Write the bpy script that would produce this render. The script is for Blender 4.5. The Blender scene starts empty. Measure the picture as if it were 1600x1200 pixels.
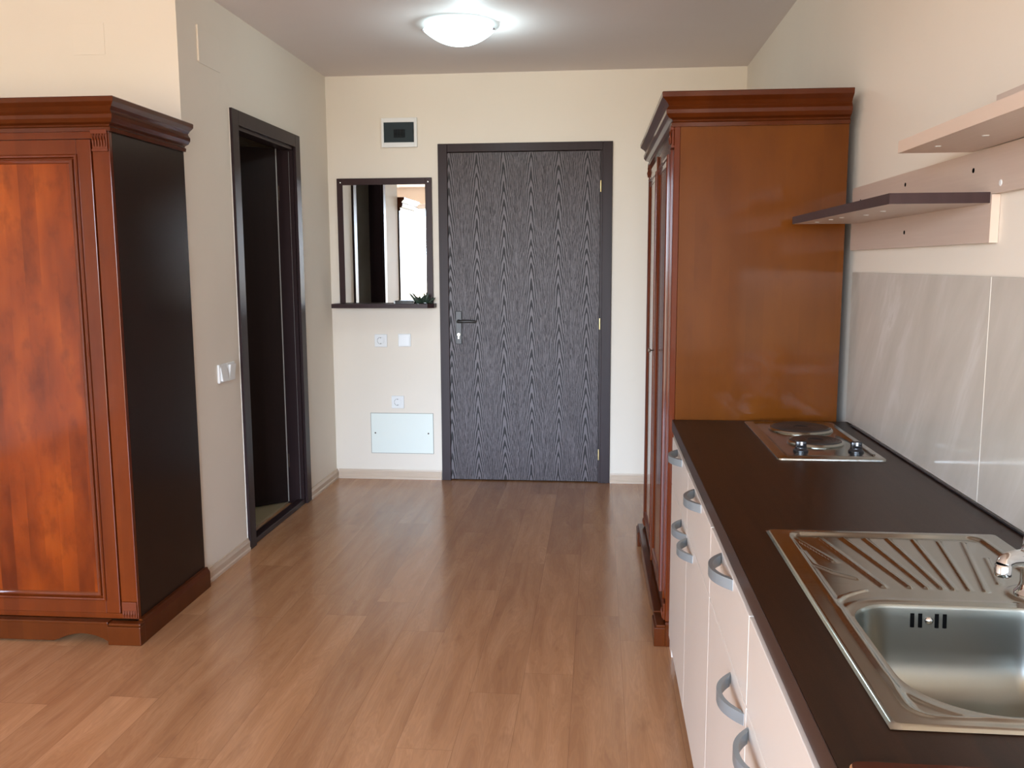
import bpy, bmesh, math, random
from mathutils import Vector, Matrix

random.seed(7)
C = bpy.context.scene.collection
sc = bpy.context.scene

# ------------------------------------------------------------------ camera
F_PX, PITCH, YAW, ROLL, CAM_H = 1393.96, 0.1328, 0.0968, -0.0041, 1.3538


def world_dir(X, Y, Z):
    a, b = X, -Z
    c, s = math.cos(ROLL), math.sin(ROLL)
    a, b = a * c + b * s, -s * a + b * c
    X, Z = a, -b
    c, s = math.cos(PITCH), math.sin(PITCH)
    Y, Z = Y * c + Z * s, Z * c - Y * s
    c, s = math.cos(YAW), math.sin(YAW)
    X, Y = X * c - Y * s, X * s + Y * c
    return Vector((X, Y, Z))


cam_data = bpy.data.cameras.new('camera')
cam = bpy.data.objects.new('camera', cam_data)
C.objects.link(cam)
r_, f_, u_ = world_dir(1, 0, 0), world_dir(0, 1, 0), world_dir(0, 0, 1)
m = Matrix.Identity(4)
for i in range(3):
    m[i][0], m[i][1], m[i][2] = r_[i], u_[i], -f_[i]
m[2][3] = CAM_H
cam.matrix_world = m
cam_data.sensor_width = 36
cam_data.lens = F_PX / 1600 * 36
cam_data.clip_start = 0.02
sc.camera = cam

# ------------------------------------------------------------------ world, light, exposure
sc.view_settings.view_transform = 'Standard'
sc.view_settings.look = 'None'
sc.view_settings.gamma = 1
sc.view_settings.use_curve_mapping = False
sc.view_settings.exposure = 0.15

world = bpy.data.worlds.new('sky')
sc.world = world
world.use_nodes = True
nt = world.node_tree
nt.nodes.clear()
wo = nt.nodes.new('ShaderNodeOutputWorld')
bg = nt.nodes.new('ShaderNodeBackground')
tc = nt.nodes.new('ShaderNodeTexCoord')
sp = nt.nodes.new('ShaderNodeSeparateXYZ')
rmp = nt.nodes.new('ShaderNodeValToRGB')
mp = nt.nodes.new('ShaderNodeMapRange')
mp.inputs['From Min'].default_value = -0.3
mp.inputs['From Max'].default_value = 0.5
nt.links.new(tc.outputs['Generated'], sp.inputs[0])
nt.links.new(sp.outputs['Z'], mp.inputs['Value'])
nt.links.new(mp.outputs[0], rmp.inputs[0])
nt.links.new(rmp.outputs[0], bg.inputs[0])
nt.links.new(bg.outputs[0], wo.inputs[0])
els = rmp.color_ramp.elements
els[0].position = 0.0
els[0].color = (0.25, 0.215, 0.17, 1)
els[1].position = 1.0
els[1].color = (0.42, 0.62, 1.0, 1)
e = els.new(0.345)
e.color = (0.34, 0.30, 0.24, 1)
e = els.new(0.385)
e.color = (0.74, 0.86, 1.0, 1)
bg.inputs['Strength'].default_value = 29.0

WIN = (-3.1, 0.45, 0.0, 2.25)      # balcony window behind the camera: x0, x1, z0, z1
YW = -2.3
pl = bpy.data.lights.new('window_portal', 'AREA')
pl.shape = 'RECTANGLE'
pl.size = WIN[1] - WIN[0]
pl.size_y = WIN[3] - WIN[2]
pl.cycles.is_portal = True
po = bpy.data.objects.new('window_portal', pl)
C.objects.link(po)
po.location = ((WIN[0] + WIN[1]) / 2, YW - 0.02, (WIN[2] + WIN[3]) / 2)
po.rotation_euler = (math.radians(90), 0, 0)


# ------------------------------------------------------------------ materials
def lin(c):
    return tuple(((v / 255) / 12.92 if v / 255 <= 0.04045 else ((v / 255 + 0.055) / 1.055) ** 2.4) for v in c) + (1,)


def mat(name, col, rough=0.5, metal=0.0, spec=0.5, coat=0.0, coat_rough=0.1, emit=None, estr=0.0):
    mt = bpy.data.materials.new(name)
    mt.use_nodes = True
    b = mt.node_tree.nodes['Principled BSDF']
    if len(col) == 3:
        col = tuple(col) + (1,)
    b.inputs['Base Color'].default_value = col
    b.inputs['Roughness'].default_value = rough
    b.inputs['Metallic'].default_value = metal
    b.inputs['Specular IOR Level'].default_value = spec
    b.inputs['Coat Weight'].default_value = coat
    b.inputs['Coat Roughness'].default_value = coat_rough
    if emit:
        b.inputs['Emission Color'].default_value = tuple(emit) + (1,)
        b.inputs['Emission Strength'].default_value = estr
    return mt, mt.node_tree, b


def N(t, kind, **kw):
    n = t.nodes.new(kind)
    for k, v in kw.items():
        if k in ('operation', 'blend_type', 'data_type', 'wave_type', 'bands_direction', 'feature', 'noise_dimensions', 'clamp'):
            setattr(n, k, v)
    return n


def math_(t, op, a, b=None, c=None):
    n = t.nodes.new('ShaderNodeMath')
    n.operation = op
    for i, v in enumerate((a, b, c)):
        if v is None:
            continue
        if isinstance(v, (int, float)):
            n.inputs[i].default_value = v
        else:
            t.links.new(v, n.inputs[i])
    return n.outputs[0]


def noise(t, vec, scale, detail=3, rough=0.5, dist=0.0):
    n = t.nodes.new('ShaderNodeTexNoise')
    n.inputs['Scale'].default_value = scale
    n.inputs['Detail'].default_value = detail
    n.inputs['Roughness'].default_value = rough
    n.inputs['Distortion'].default_value = dist
    if vec is not None:
        t.links.new(vec, n.inputs['Vector'])
    return n.outputs['Fac']


def mapped(t, scale, coord='Object', rot=(0, 0, 0), loc=(0, 0, 0)):
    tc = t.nodes.new('ShaderNodeTexCoord')
    mp = t.nodes.new('ShaderNodeMapping')
    mp.inputs['Scale'].default_value = scale
    mp.inputs['Rotation'].default_value = rot
    mp.inputs['Location'].default_value = loc
    t.links.new(tc.outputs[coord], mp.inputs[0])
    return mp.outputs[0]


def ramp(t, fac, stops):
    r = t.nodes.new('ShaderNodeValToRGB')
    e = r.color_ramp.elements
    while len(e) < len(stops):
        e.new(0.5)
    for i, (p, c) in enumerate(stops):
        e[i].position = p
        e[i].color = tuple(c) + ((1,) if len(c) == 3 else ())
    t.links.new(fac, r.inputs[0])
    return r.outputs[0]


def mixc(t, fac, a, b, blend='MIX'):
    n = t.nodes.new('ShaderNodeMix')
    n.data_type = 'RGBA'
    n.blend_type = blend
    for s, v in ((0, fac), (6, a), (7, b)):
        if isinstance(v, (int, float)):
            n.inputs[s].default_value = v
        elif isinstance(v, tuple):
            n.inputs[s].default_value = v if len(v) == 4 else v + (1,)
        else:
            t.links.new(v, n.inputs[s])
    return n.outputs[2]


def bump(t, b, h, strength=0.3, dist=0.002):
    n = t.nodes.new('ShaderNodeBump')
    n.inputs['Strength'].default_value = strength
    n.inputs['Distance'].default_value = dist
    t.links.new(h, n.inputs['Height'])
    t.links.new(n.outputs[0], b.inputs['Normal'])


def wall_paint(name, col):
    mt, t, b = mat(name, col, 0.6, spec=0.25)
    v = mapped(t, (1, 1, 1))
    f = noise(t, v, 2.3, 4)
    c = mixc(t, f, tuple(x * 0.96 for x in col), tuple(min(1, x * 1.03) for x in col))
    s = noise(t, v, 5.0, 5, 0.65)
    s2 = ramp(t, s, [(0.66, (0, 0, 0)), (0.78, (0.12, 0.12, 0.12))])
    c = mixc(t, s2, c, tuple(x * 0.7 for x in col))
    t.links.new(c, b.inputs['Base Color'])
    bump(t, b, noise(t, v, 180, 3), 0.08, 0.001)
    return mt


M = {}
M['wall'] = wall_paint('cream_wall_paint', (0.81, 0.740, 0.637))
M['ceiling'] = wall_paint('ceiling_paint', (0.77, 0.71, 0.69))

# laminate floor ----------------------------------------------------------
mt, t, b = mat('laminate_floor', (0.4, 0.2, 0.1), 0.3, spec=0.6)
tcn = t.nodes.new('ShaderNodeTexCoord')
sx = t.nodes.new('ShaderNodeSeparateXYZ')
t.links.new(tcn.outputs['Object'], sx.inputs[0])
X, Y = sx.outputs['X'], sx.outputs['Y']
PWID = 0.1625
px = math_(t, 'DIVIDE', math_(t, 'ADD', X, 10.0 + 0.724 - 0.1625 * 4 + 0.1625 * 0.0), PWID)
px = math_(t, 'DIVIDE', math_(t, 'ADD', X, 0.724 + PWID * 60), PWID)
ix = math_(t, 'FLOOR', px)
fx = math_(t, 'FRACT', px)
wn = t.nodes.new('ShaderNodeTexWhiteNoise')
wn.noise_dimensions = '1D'
t.links.new(ix, wn.inputs['W'])
py = math_(t, 'ADD', math_(t, 'DIVIDE', Y, 1.25), math_(t, 'MULTIPLY', wn.outputs['Value'], 7.3))
iy = math_(t, 'FLOOR', py)
fy = math_(t, 'FRACT', py)
cmb = t.nodes.new('ShaderNodeCombineXYZ')
t.links.new(ix, cmb.inputs[0])
t.links.new(iy, cmb.inputs[1])
wn2 = t.nodes.new('ShaderNodeTexWhiteNoise')
wn2.noise_dimensions = '3D'
t.links.new(cmb.outputs[0], wn2.inputs['Vector'])
rnd = wn2.outputs['Value']
# grain coordinates shifted per plank
gc = t.nodes.new('ShaderNodeCombineXYZ')
t.links.new(math_(t, 'ADD', math_(t, 'MULTIPLY', X, 9.0), math_(t, 'MULTIPLY', rnd, 37.0)), gc.inputs[0])
t.links.new(math_(t, 'ADD', math_(t, 'MULTIPLY', Y, 1.0), math_(t, 'MULTIPLY', rnd, 19.0)), gc.inputs[1])
g1 = noise(t, gc.outputs[0], 1.6, 4, 0.55, 0.6)
rings = math_(t, 'FRACT', math_(t, 'MULTIPLY', g1, 16.0))
rings = math_(t, 'ABSOLUTE', math_(t, 'SUBTRACT', rings, 0.5))
gc2 = t.nodes.new('ShaderNodeCombineXYZ')
t.links.new(math_(t, 'MULTIPLY', X, 160.0), gc2.inputs[0])
t.links.new(math_(t, 'MULTIPLY', Y, 3.5), gc2.inputs[1])
fine = noise(t, gc2.outputs[0], 1.0, 3, 0.6)
gc3 = t.nodes.new('ShaderNodeCombineXYZ')
t.links.new(math_(t, 'ADD', math_(t, 'MULTIPLY', X, 14.0), math_(t, 'MULTIPLY', rnd, 11.0)), gc3.inputs[0])
t.links.new(math_(t, 'ADD', math_(t, 'MULTIPLY', Y, 4.0), math_(t, 'MULTIPLY', rnd, 5.0)), gc3.inputs[1])
knots = noise(t, gc3.outputs[0], 1.0, 3, 0.55, 0.4)
base = ramp(t, g1, [(0.25, (0.37, 0.170, 0.072)), (0.5, (0.49, 0.245, 0.112)), (0.75, (0.59, 0.315, 0.155))])
base = mixc(t, math_(t, 'MULTIPLY', rings, 0.50), base, (0.27, 0.13, 0.07))
base = mixc(t, math_(t, 'MULTIPLY', fine, 0.38), base, (0.28, 0.135, 0.065))
base = mixc(t, ramp(t, knots, [(0.62, (0, 0, 0)), (0.78, (0.45, 0.45, 0.45))]), base, (0.21, 0.09, 0.045))
tone = ramp(t, rnd, [(0.0, (0.89, 0.87, 0.87)), (1.0, (1.09, 1.09, 1.09))])
base = mixc(t, 1.0, base, tone, 'MULTIPLY')
ex = math_(t, 'LESS_THAN', fx, 0.010)
ey = math_(t, 'LESS_THAN', fy, 0.0014)
seam = math_(t, 'MULTIPLY', math_(t, 'MAXIMUM', ex, ey), 0.45)
base = mixc(t, seam, base, (0.16, 0.075, 0.04))
t.links.new(base, b.inputs['Base Color'])
rr = math_(t, 'MULTIPLY_ADD', fine, 0.08, 0.17)
t.links.new(rr, b.inputs['Roughness'])
bump(t, b, math_(t, 'SUBTRACT', fine, math_(t, 'MULTIPLY', seam, 3.0)), 0.05, 0.0006)
M['floor'] = mt


def cherry(name, c_dark, c_mid, c_light, rough=0.28, coat=0.35, blotch=1.0):
    mt, t, b = mat(name, c_mid, rough, spec=0.07, coat=coat, coat_rough=0.08)
    b.inputs['Coat IOR'].default_value = 1.36
    v = mapped(t, (7, 7, 2.2))
    f = noise(t, v, 1.0, 3, 0.5)
    vv = mapped(t, (60, 60, 2.0))
    g = noise(t, vv, 1.0, 3, 0.6)
    f2 = noise(t, mapped(t, (16, 16, 9)), 1.0, 3, 0.6)
    # veneer strips: blocks of slightly different tone
    tcx = t.nodes.new('ShaderNodeTexCoord')
    s = t.nodes.new('ShaderNodeSeparateXYZ')
    t.links.new(tcx.outputs['Object'], s.inputs[0])
    bx_ = math_(t, 'FLOOR', math_(t, 'MULTIPLY', math_(t, 'ADD', s.outputs[0], s.outputs[1]), 17.0))
    cm = t.nodes.new('ShaderNodeCombineXYZ')
    t.links.new(bx_, cm.inputs[0])
    t.links.new(math_(t, 'MULTIPLY', s.outputs[2], 1.7), cm.inputs[2])
    t.links.new(math_(t, 'MULTIPLY', bx_, 0.37), cm.inputs[1])
    blk = noise(t, cm.outputs[0], 0.9, 2, 0.6, 0.6)
    fac = math_(t, 'MULTIPLY_ADD', f, 0.72 * blotch, math_(t, 'MULTIPLY_ADD', blk, 0.58 * blotch, (1 - blotch) * 0.65 - 0.15))
    c = ramp(t, fac, [(0.30, c_dark), (0.52, c_mid), (0.72, c_light)])
    c = mixc(t, math_(t, 'MULTIPLY', g, 0.22), c, c_dark)
    c = mixc(t, ramp(t, f2, [(0.5, (0, 0, 0)), (0.7, (0.5 * blotch,) * 3)]), c, c_dark)
    t.links.new(c, b.inputs['Base Color'])
    bump(t, b, g, 0.012, 0.0006)
    return mt


M['cherry_panel'] = cherry('cherry_door_panel', (0.075, 0.010, 0.001), (0.19, 0.030, 0.0018), (0.30, 0.058, 0.003), coat=0.9)
M['cherry'] = cherry('cherry_frame_wood', (0.075, 0.012, 0.002), (0.115, 0.020, 0.003), (0.15, 0.029, 0.004), blotch=0.5, coat=0.9)
M['cornice'] = cherry('cornice_wood', (0.055, 0.011, 0.002), (0.080, 0.017, 0.003), (0.11, 0.025, 0.004), blotch=0.5, coat=0.5)
M['side'] = cherry('brown_side_veneer', (0.092, 0.024, 0.002), (0.122, 0.034, 0.003), (0.150, 0.044, 0.004), rough=0.30, coat=0.25, blotch=0.7)
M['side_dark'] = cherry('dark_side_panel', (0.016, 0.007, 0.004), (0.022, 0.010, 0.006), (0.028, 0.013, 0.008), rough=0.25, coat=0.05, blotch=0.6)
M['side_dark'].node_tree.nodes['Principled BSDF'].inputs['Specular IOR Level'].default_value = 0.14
M['capital'] = mat('carved_capital_wood', (0.115, 0.022, 0.005), 0.45, spec=0.2)[0]
M['gap'] = mat('dark_gap', (0.01, 0.006, 0.004), 0.7)[0]
M['brass'] = mat('brass', (0.65, 0.5, 0.25), 0.3, 1.0)[0]
M['aged_metal'] = mat('aged_bronze', (0.07, 0.045, 0.03), 0.4, 0.8)[0]


def wenge(name, base=(0.028, 0.016, 0.014), rough=0.35):
    mt, t, b = mat(name, base, rough, spec=0.16)
    v = mapped(t, (40, 40, 1.2))
    g = noise(t, v, 1.0, 3, 0.6)
    c = mixc(t, g, tuple(x * 0.75 for x in base), tuple(x * 1.3 for x in base))
    t.links.new(c, b.inputs['Base Color'])
    return mt


M['wenge'] = wenge('dark_wenge_frame', (0.028, 0.016, 0.017), 0.36)
M['wenge_leaf'] = wenge('dark_wenge_leaf', (0.012, 0.006, 0.005), 0.6)
M['wenge_leaf'].node_tree.nodes['Principled BSDF'].inputs['Specular IOR Level'].default_value = 0.2
M['mirror_frame'] = wenge('mirror_board', (0.038, 0.019, 0.019), 0.35)

# embossed cathedral grain of the entrance door
mt, t, b = mat('cathedral_grain_door', (0.05, 0.03, 0.03), 0.4)
tcn = t.nodes.new('ShaderNodeTexCoord')
sx = t.nodes.new('ShaderNodeSeparateXYZ')
t.links.new(tcn.outputs['Object'], sx.inputs[0])
X, Z = sx.outputs['X'], sx.outputs['Z']
PER = 0.1675
warp = noise(t, mapped(t, (3, 1, 1.5)), 1.0, 2)
xo = math_(t, 'ADD', X, math_(t, 'MULTIPLY_ADD', warp, 0.02, 0.735 + 10.5 * PER))
cx_ = math_(t, 'DIVIDE', xo, PER)
ci = math_(t, 'FLOOR', cx_)
dx = math_(t, 'MULTIPLY', math_(t, 'SUBTRACT', math_(t, 'FRACT', cx_), 0.5), PER)
w1 = t.nodes.new('ShaderNodeTexWhiteNoise')
w1.noise_dimensions = '1D'
t.links.new(ci, w1.inputs['W'])
dx2 = math_(t, 'MULTIPLY', dx, dx)
q = math_(t, 'SQRT', math_(t, 'ADD', dx2, 0.000012))
side = math_(t, 'MULTIPLY', q, 1.0 / (PER / 2))
zt = noise(t, mapped(t, (3, 1, 3.0)), 1.0, 3, 0.6)
f = math_(t, 'ADD', Z, math_(t, 'MULTIPLY', q, 4.0))
f = math_(t, 'ADD', f, math_(t, 'MULTIPLY', dx2, 60.0))
f = math_(t, 'ADD', f, math_(t, 'MULTIPLY', w1.outputs['Value'], 1.0))
f = math_(t, 'ADD', f, math_(t, 'MULTIPLY', zt, 0.26))
jit = noise(t, mapped(t, (110, 1, 9)), 1.0, 3, 0.65)
amp = math_(t, 'MULTIPLY_ADD', side, 9.0, 2.2)
st = math_(t, 'SINE', math_(t, 'ADD', math_(t, 'MULTIPLY', f, 66.0), math_(t, 'MULTIPLY', jit, amp)))
jit2 = noise(t, mapped(t, (260, 1, 7)), 1.0, 2, 0.6)
st = math_(t, 'ADD', st, math_(t, 'MULTIPLY', math_(t, 'SUBTRACT', jit2, 0.5), math_(t, 'MULTIPLY_ADD', side, 3.0, 1.0)))
gr = ramp(t, math_(t, 'MULTIPLY_ADD', st, 0.5, 0.5), [(0.30, (0, 0, 0)), (0.50, (1, 1, 1))])
c = mixc(t, gr, (0.008, 0.004, 0.004), (0.088, 0.066, 0.070))
t.links.new(c, b.inputs['Base Color'])
b.inputs['Specular IOR Level'].default_value = 0.35
rg = math_(t, 'MULTIPLY_ADD', gr, -0.16, 0.52)
t.links.new(rg, b.inputs['Roughness'])
bump(t, b, gr, 0.35, 0.0015)
M['door_grain'] = mt

# kitchen ------------------------------------------------------------------
M['front'] = mat('cream_cabinet_front', (0.74, 0.655, 0.57), 0.28, spec=0.5)[0]
M['front_edge'] = mat('white_edge_band', (0.85, 0.80, 0.70), 0.4)[0]
M['carcass'] = mat('cabinet_carcass_board', (0.62, 0.55, 0.48), 0.5)[0]
M['plinth'] = mat('brown_plinth', (0.10, 0.055, 0.035), 0.5)[0]
M['handle'] = mat('satin_grey_handle', (0.27, 0.30, 0.31), 0.42, 0.5)[0]
mt, t, b = mat('dark_wenge_worktop', (0.04, 0.02, 0.012), 0.30, spec=0.25)
g = noise(t, mapped(t, (60, 2.5, 60)), 1.0, 4, 0.65)
g2 = noise(t, mapped(t, (500, 500, 500)), 1.0, 2, 0.5)
c = ramp(t, g, [(0.3, (0.011, 0.0042, 0.0018)), (0.7, (0.027, 0.0105, 0.0045))])
t.links.new(c, b.inputs['Base Color'])
t.links.new(math_(t, 'MULTIPLY_ADD', g2, 0.15, 0.27), b.inputs['Roughness'])
bump(t, b, g2, 0.05, 0.0005)
M['worktop'] = mt
M['worktop_edge'] = mat('worktop_edge_band', (0.040, 0.020, 0.015), 0.4, spec=0.25)[0]


def steel(name, col, rough, stretch=(3, 160, 160), amt=0.10, aniso=0.0):
    mt, t, b = mat(name, col, rough, 1.0)
    g = noise(t, mapped(t, stretch), 1.0, 3, 0.6)
    t.links.new(math_(t, 'MULTIPLY_ADD', g, amt, rough - amt / 2), b.inputs['Roughness'])
    return mt


M['steel'] = steel('brushed_steel_deck', (0.46, 0.47, 0.435), 0.17)
M['bowl'] = steel('brushed_steel_bowl', (0.33, 0.34, 0.305), 0.30, amt=0.03)
M['chrome'] = mat('chrome', (0.75, 0.76, 0.77), 0.06, 1.0)[0]
M['hob_plate'] = mat('cast_iron_hotplate', (0.045, 0.043, 0.042), 0.35, 0.3)[0]
M['black'] = mat('glossy_black_plastic', (0.012, 0.012, 0.014), 0.18)[0]
M['hole'] = mat('black_hole', (0.004, 0.004, 0.004), 0.8, spec=0.0)[0]

mt, t, b = mat('beige_marbled_tile', (0.5, 0.45, 0.4), 0.10, spec=0.5)
v = mapped(t, (1, 1, 1), rot=(math.radians(-32), 0, 0))
mp2 = t.nodes.new('ShaderNodeMapping')
mp2.inputs['Scale'].default_value = (1, 3.2, 0.8)
t.links.new(v, mp2.inputs[0])
vn = noise(t, mp2.outputs[0], 2.2, 5, 0.6, 0.5)
c = ramp(t, vn, [(0.3, (0.50, 0.46, 0.395)), (0.55, (0.57, 0.53, 0.465)), (0.68, (0.65, 0.62, 0.57)), (0.72, (0.58, 0.54, 0.475))])
t.links.new(c, b.inputs['Base Color'])
M['tile'] = mt
M['grout'] = mat('pale_grout', (0.80, 0.74, 0.62), 0.7)[0]

mt, t, b = mat('beige_shelf_board', (0.60, 0.46, 0.37), 0.42)
g = noise(t, mapped(t, (120, 3, 120)), 1.0, 3, 0.6)
c = mixc(t, g, (0.54, 0.42, 0.345), (0.62, 0.495, 0.41))
t.links.new(c, b.inputs['Base Color'])
M['shelf_board'] = mt
M['shelf_edge'] = mat('peach_edge_band', (0.64, 0.49, 0.385), 0.45)[0]
M['dark_shelf'] = wenge('dark_shelf_edge', (0.045, 0.024, 0.022), 0.4)
M['white_plastic'] = mat('white_plastic', (0.80, 0.81, 0.80), 0.3)[0]
M['hatch'] = mat('pale_hatch_paint', (0.78, 0.84, 0.78), 0.45)[0]
M['groove'] = mat('thin_grey_groove', (0.25, 0.24, 0.21), 0.7)[0]
M['cover'] = mat('painted_cover', (0.81, 0.740, 0.637), 0.55)[0]
mt, t, b = mat('light_skirting_laminate', (0.50, 0.38, 0.27), 0.35)
g = noise(t, mapped(t, (6, 6, 150)), 1.0, 3, 0.6)
c = mixc(t, g, (0.50, 0.39, 0.29), (0.66, 0.53, 0.41))
t.links.new(c, b.inputs['Base Color'])
M['skirting'] = mt
M['caulk'] = mat('white_caulk', (0.75, 0.72, 0.66), 0.6)[0]
M['bath_tile'] = mat('olive_beige_floor_tile', (0.42, 0.36, 0.22), 0.3)[0]
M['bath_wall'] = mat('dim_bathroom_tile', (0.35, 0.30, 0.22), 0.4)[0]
M['mirror'] = mat('mirror_silver', (0.92, 0.93, 0.92), 0.0, 1.0)[0]
M['edge_grey'] = mat('pale_leaf_edge', (0.33, 0.33, 0.31), 0.5)[0]
M['leafgreen'] = mat('dark_green_leaf', (0.025, 0.045, 0.028), 0.45)[0]
M['bronze'] = mat('dark_bronze_handle', (0.035, 0.032, 0.030), 0.38, 0.3)[0]
M['tray'] = cherry('dark_red_board', (0.03, 0.008, 0.004), (0.06, 0.014, 0.006), (0.10, 0.022, 0.008))
M['tray_edge'] = mat('light_wood_lipping', (0.62, 0.33, 0.16), 0.4)[0]
M['window_frame'] = mat('white_window_frame', (0.8, 0.8, 0.8), 0.35)[0]
M['lamp_metal'] = mat('lamp_base_metal', (0.85, 0.85, 0.85), 0.4)[0]

mt, t, b = mat('frosted_lamp_glass', (0.85, 0.95, 0.97), 0.35, emit=(0.72, 0.95, 1.0), estr=1.35)
M['lamp_glass'] = mt

mt, t, b = mat('smoked_clear_door', (0.05, 0.055, 0.06), 0.15)
tr = t.nodes.new('ShaderNodeBsdfTransparent')
tr.inputs[0].default_value = (0.55, 0.60, 0.62, 1)
ms = t.nodes.new('ShaderNodeMixShader')
ms.inputs[0].default_value = 0.82
out = [n for n in t.nodes if n.type == 'OUTPUT_MATERIAL'][0]
t.links.new(b.outputs[0], ms.inputs[1])
t.links.new(tr.outputs[0], ms.inputs[2])
t.links.new(ms.outputs[0], out.inputs[0])
M['smoked'] = mt


# ------------------------------------------------------------------ mesh helpers
def new_bm():
    return bmesh.new()


def box(bm, x0, x1, y0, y1, z0, z1, bev=0.0, seg=2):
    vs = [bm.verts.new((x, y, z)) for x in (x0, x1) for y in (y0, y1) for z in (z0, z1)]
    fs = [(0, 1, 3, 2), (4, 6, 7, 5), (0, 4, 5, 1), (2, 3, 7, 6), (0, 2, 6, 4), (1, 5, 7, 3)]
    faces = [bm.faces.new([vs[i] for i in f]) for f in fs]
    if bev > 0:
        es = list({e for f in faces for e in f.edges})
        bmesh.ops.bevel(bm, geom=es, offset=bev, segments=seg, affect='EDGES', profile=0.5)
    return bm


def prism(bm, pts, axis, a0, a1, bev=0.0):
    """polygon pts (2D) extruded along axis between a0 and a1"""
    def P(p, a):
        if axis == 'x':
            return (a, p[0], p[1])
        if axis == 'y':
            return (p[0], a, p[1])
        return (p[0], p[1], a)
    A = [bm.verts.new(P(p, a0)) for p in pts]
    B = [bm.verts.new(P(p, a1)) for p in pts]
    n = len(pts)
    fs = [bm.faces.new(A), bm.faces.new(B[::-1])]
    for i in range(n):
        fs.append(bm.faces.new((A[i], B[i], B[(i + 1) % n], A[(i + 1) % n])))
    if bev > 0:
        es = list({e for f in fs[:2] for e in f.edges})
        bmesh.ops.bevel(bm, geom=es, offset=bev, segments=2, affect='EDGES')
    return bm


def lathe(bm, prof, cx, cy, seg=40, axis='z', cz=0.0):
    rings = []
    for r, h in prof:
        ring = []
        if r < 1e-6:
            p = (cx, cy, cz + h) if axis == 'z' else ((cx, cy + h, cz) if axis == 'y' else (cx + h, cy, cz))
            ring = [bm.verts.new(p)]
        else:
            for k in range(seg):
                a = 2 * math.pi * k / seg
                c_, s_ = r * math.cos(a), r * math.sin(a)
                p = (cx + c_, cy + s_, cz + h) if axis == 'z' else ((cx + c_, cy + h, cz + s_) if axis == 'y' else (cx + h, cy + c_, cz + s_))
                ring.append(bm.verts.new(p))
        rings.append(ring)
    for A, B in zip(rings, rings[1:]):
        for k in range(seg):
            a0, a1 = A[k % len(A)], A[(k + 1) % len(A)]
            b0, b1 = B[k % len(B)], B[(k + 1) % len(B)]
            vs = []
            for v in (a0, a1, b1, b0):
                if v not in vs:
                    vs.append(v)
            if len(vs) >= 3:
                bm.faces.new(vs)
    return bm


def tube(bm, pts, rad, seg=10, caps=True):
    pts = [Vector(p) for p in pts]
    rads = rad if isinstance(rad, (list, tuple)) else [rad] * len(pts)
    rings = []
    up = Vector((0, 0, 1))
    for i, p in enumerate(pts):
        d = (pts[min(i + 1, len(pts) - 1)] - pts[max(i - 1, 0)]).normalized()
        s = d.cross(up)
        if s.length < 1e-3:
            s = d.cross(Vector((1, 0, 0)))
        s.normalize()
        w = s.cross(d).normalized()
        rings.append([bm.verts.new(p + s * rads[i] * math.cos(2 * math.pi * k / seg) + w * rads[i] * math.sin(2 * math.pi * k / seg)) for k in range(seg)])
    for A, B in zip(rings, rings[1:]):
        for k in range(seg):
            bm.faces.new((A[k], A[(k + 1) % seg], B[(k + 1) % seg], B[k]))
    if caps:
        bm.faces.new(rings[0][::-1])
        bm.faces.new(rings[-1])
    return bm


def sweep_rect_frame(bm, prof, loop):
    """mitred frame moulding: loop = list of (x,z) corners (clockwise), prof = list of (inset, y)"""
    n = len(loop)
    cx = sum(p[0] for p in loop) / n
    cz = sum(p[1] for p in loop) / n
    rows = []
    for (ins, y) in prof:
        rows.append([bm.verts.new((p[0] + (ins if p[0] < cx else -ins), y, p[1] + (ins if p[1] < cz else -ins))) for p in loop])
    for A, B in zip(rows, rows[1:]):
        for k in range(n):
            bm.faces.new((A[k], A[(k + 1) % n], B[(k + 1) % n], B[k]))
    return bm


def obj(name, bm, material, parent=None, off=(0, 0, 0), smooth=False):
    bmesh.ops.recalc_face_normals(bm, faces=bm.faces)
    if any(off):
        bmesh.ops.translate(bm, verts=bm.verts, vec=-Vector(off))
    me = bpy.data.meshes.new(name)
    bm.to_mesh(me)
    bm.free()
    me.materials.append(material)
    if smooth:
        for p in me.polygons:
            p.use_smooth = True
        try:
            me.set_sharp_from_angle(angle=math.radians(38))
        except Exception:
            pass
    o = bpy.data.objects.new(name, me)
    C.objects.link(o)
    if parent:
        o.parent = parent
    return o


def thing(name, label, cat, loc=(0, 0, 0), group=None):
    o = bpy.data.objects.new(name, None)
    o.empty_display_size = 0.1
    C.objects.link(o)
    o.location = loc
    o['label'] = label
    o['category'] = cat
    if group:
        o['group'] = group
    return o


def tag(o, label, cat, group=None):
    o['label'] = label
    o['category'] = cat
    if group:
        o['group'] = group
    return o


def struct(name, bm, material, parent=None, smooth=False):
    o = obj(name, bm, material, parent, smooth=smooth)
    if not parent:
        o['kind'] = 'structure'
    return o


def bx(*a, **k):
    return box(new_bm(), *a, **k)


# ------------------------------------------------------------------ room shell
XL, XR, YB, ZC, YS = -1.6673, 0.8487, 5.4838, 2.4913, 3.532
LX = -4.3
TH = 0.10
struct('floor', bx(LX - TH, XR + 0.2, YW - 0.2, YB + 0.2, -0.06, 0.0), M['floor'])
struct('ceiling', bx(LX - TH, XR + 0.2, YW - 0.2, YB + 0.2, ZC, ZC + 0.1), M['ceiling'])
struct('wall_right', bx(XR, XR + 0.15, YW - 0.2, YB + 0.2, 0, ZC), M['wall'])

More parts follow.
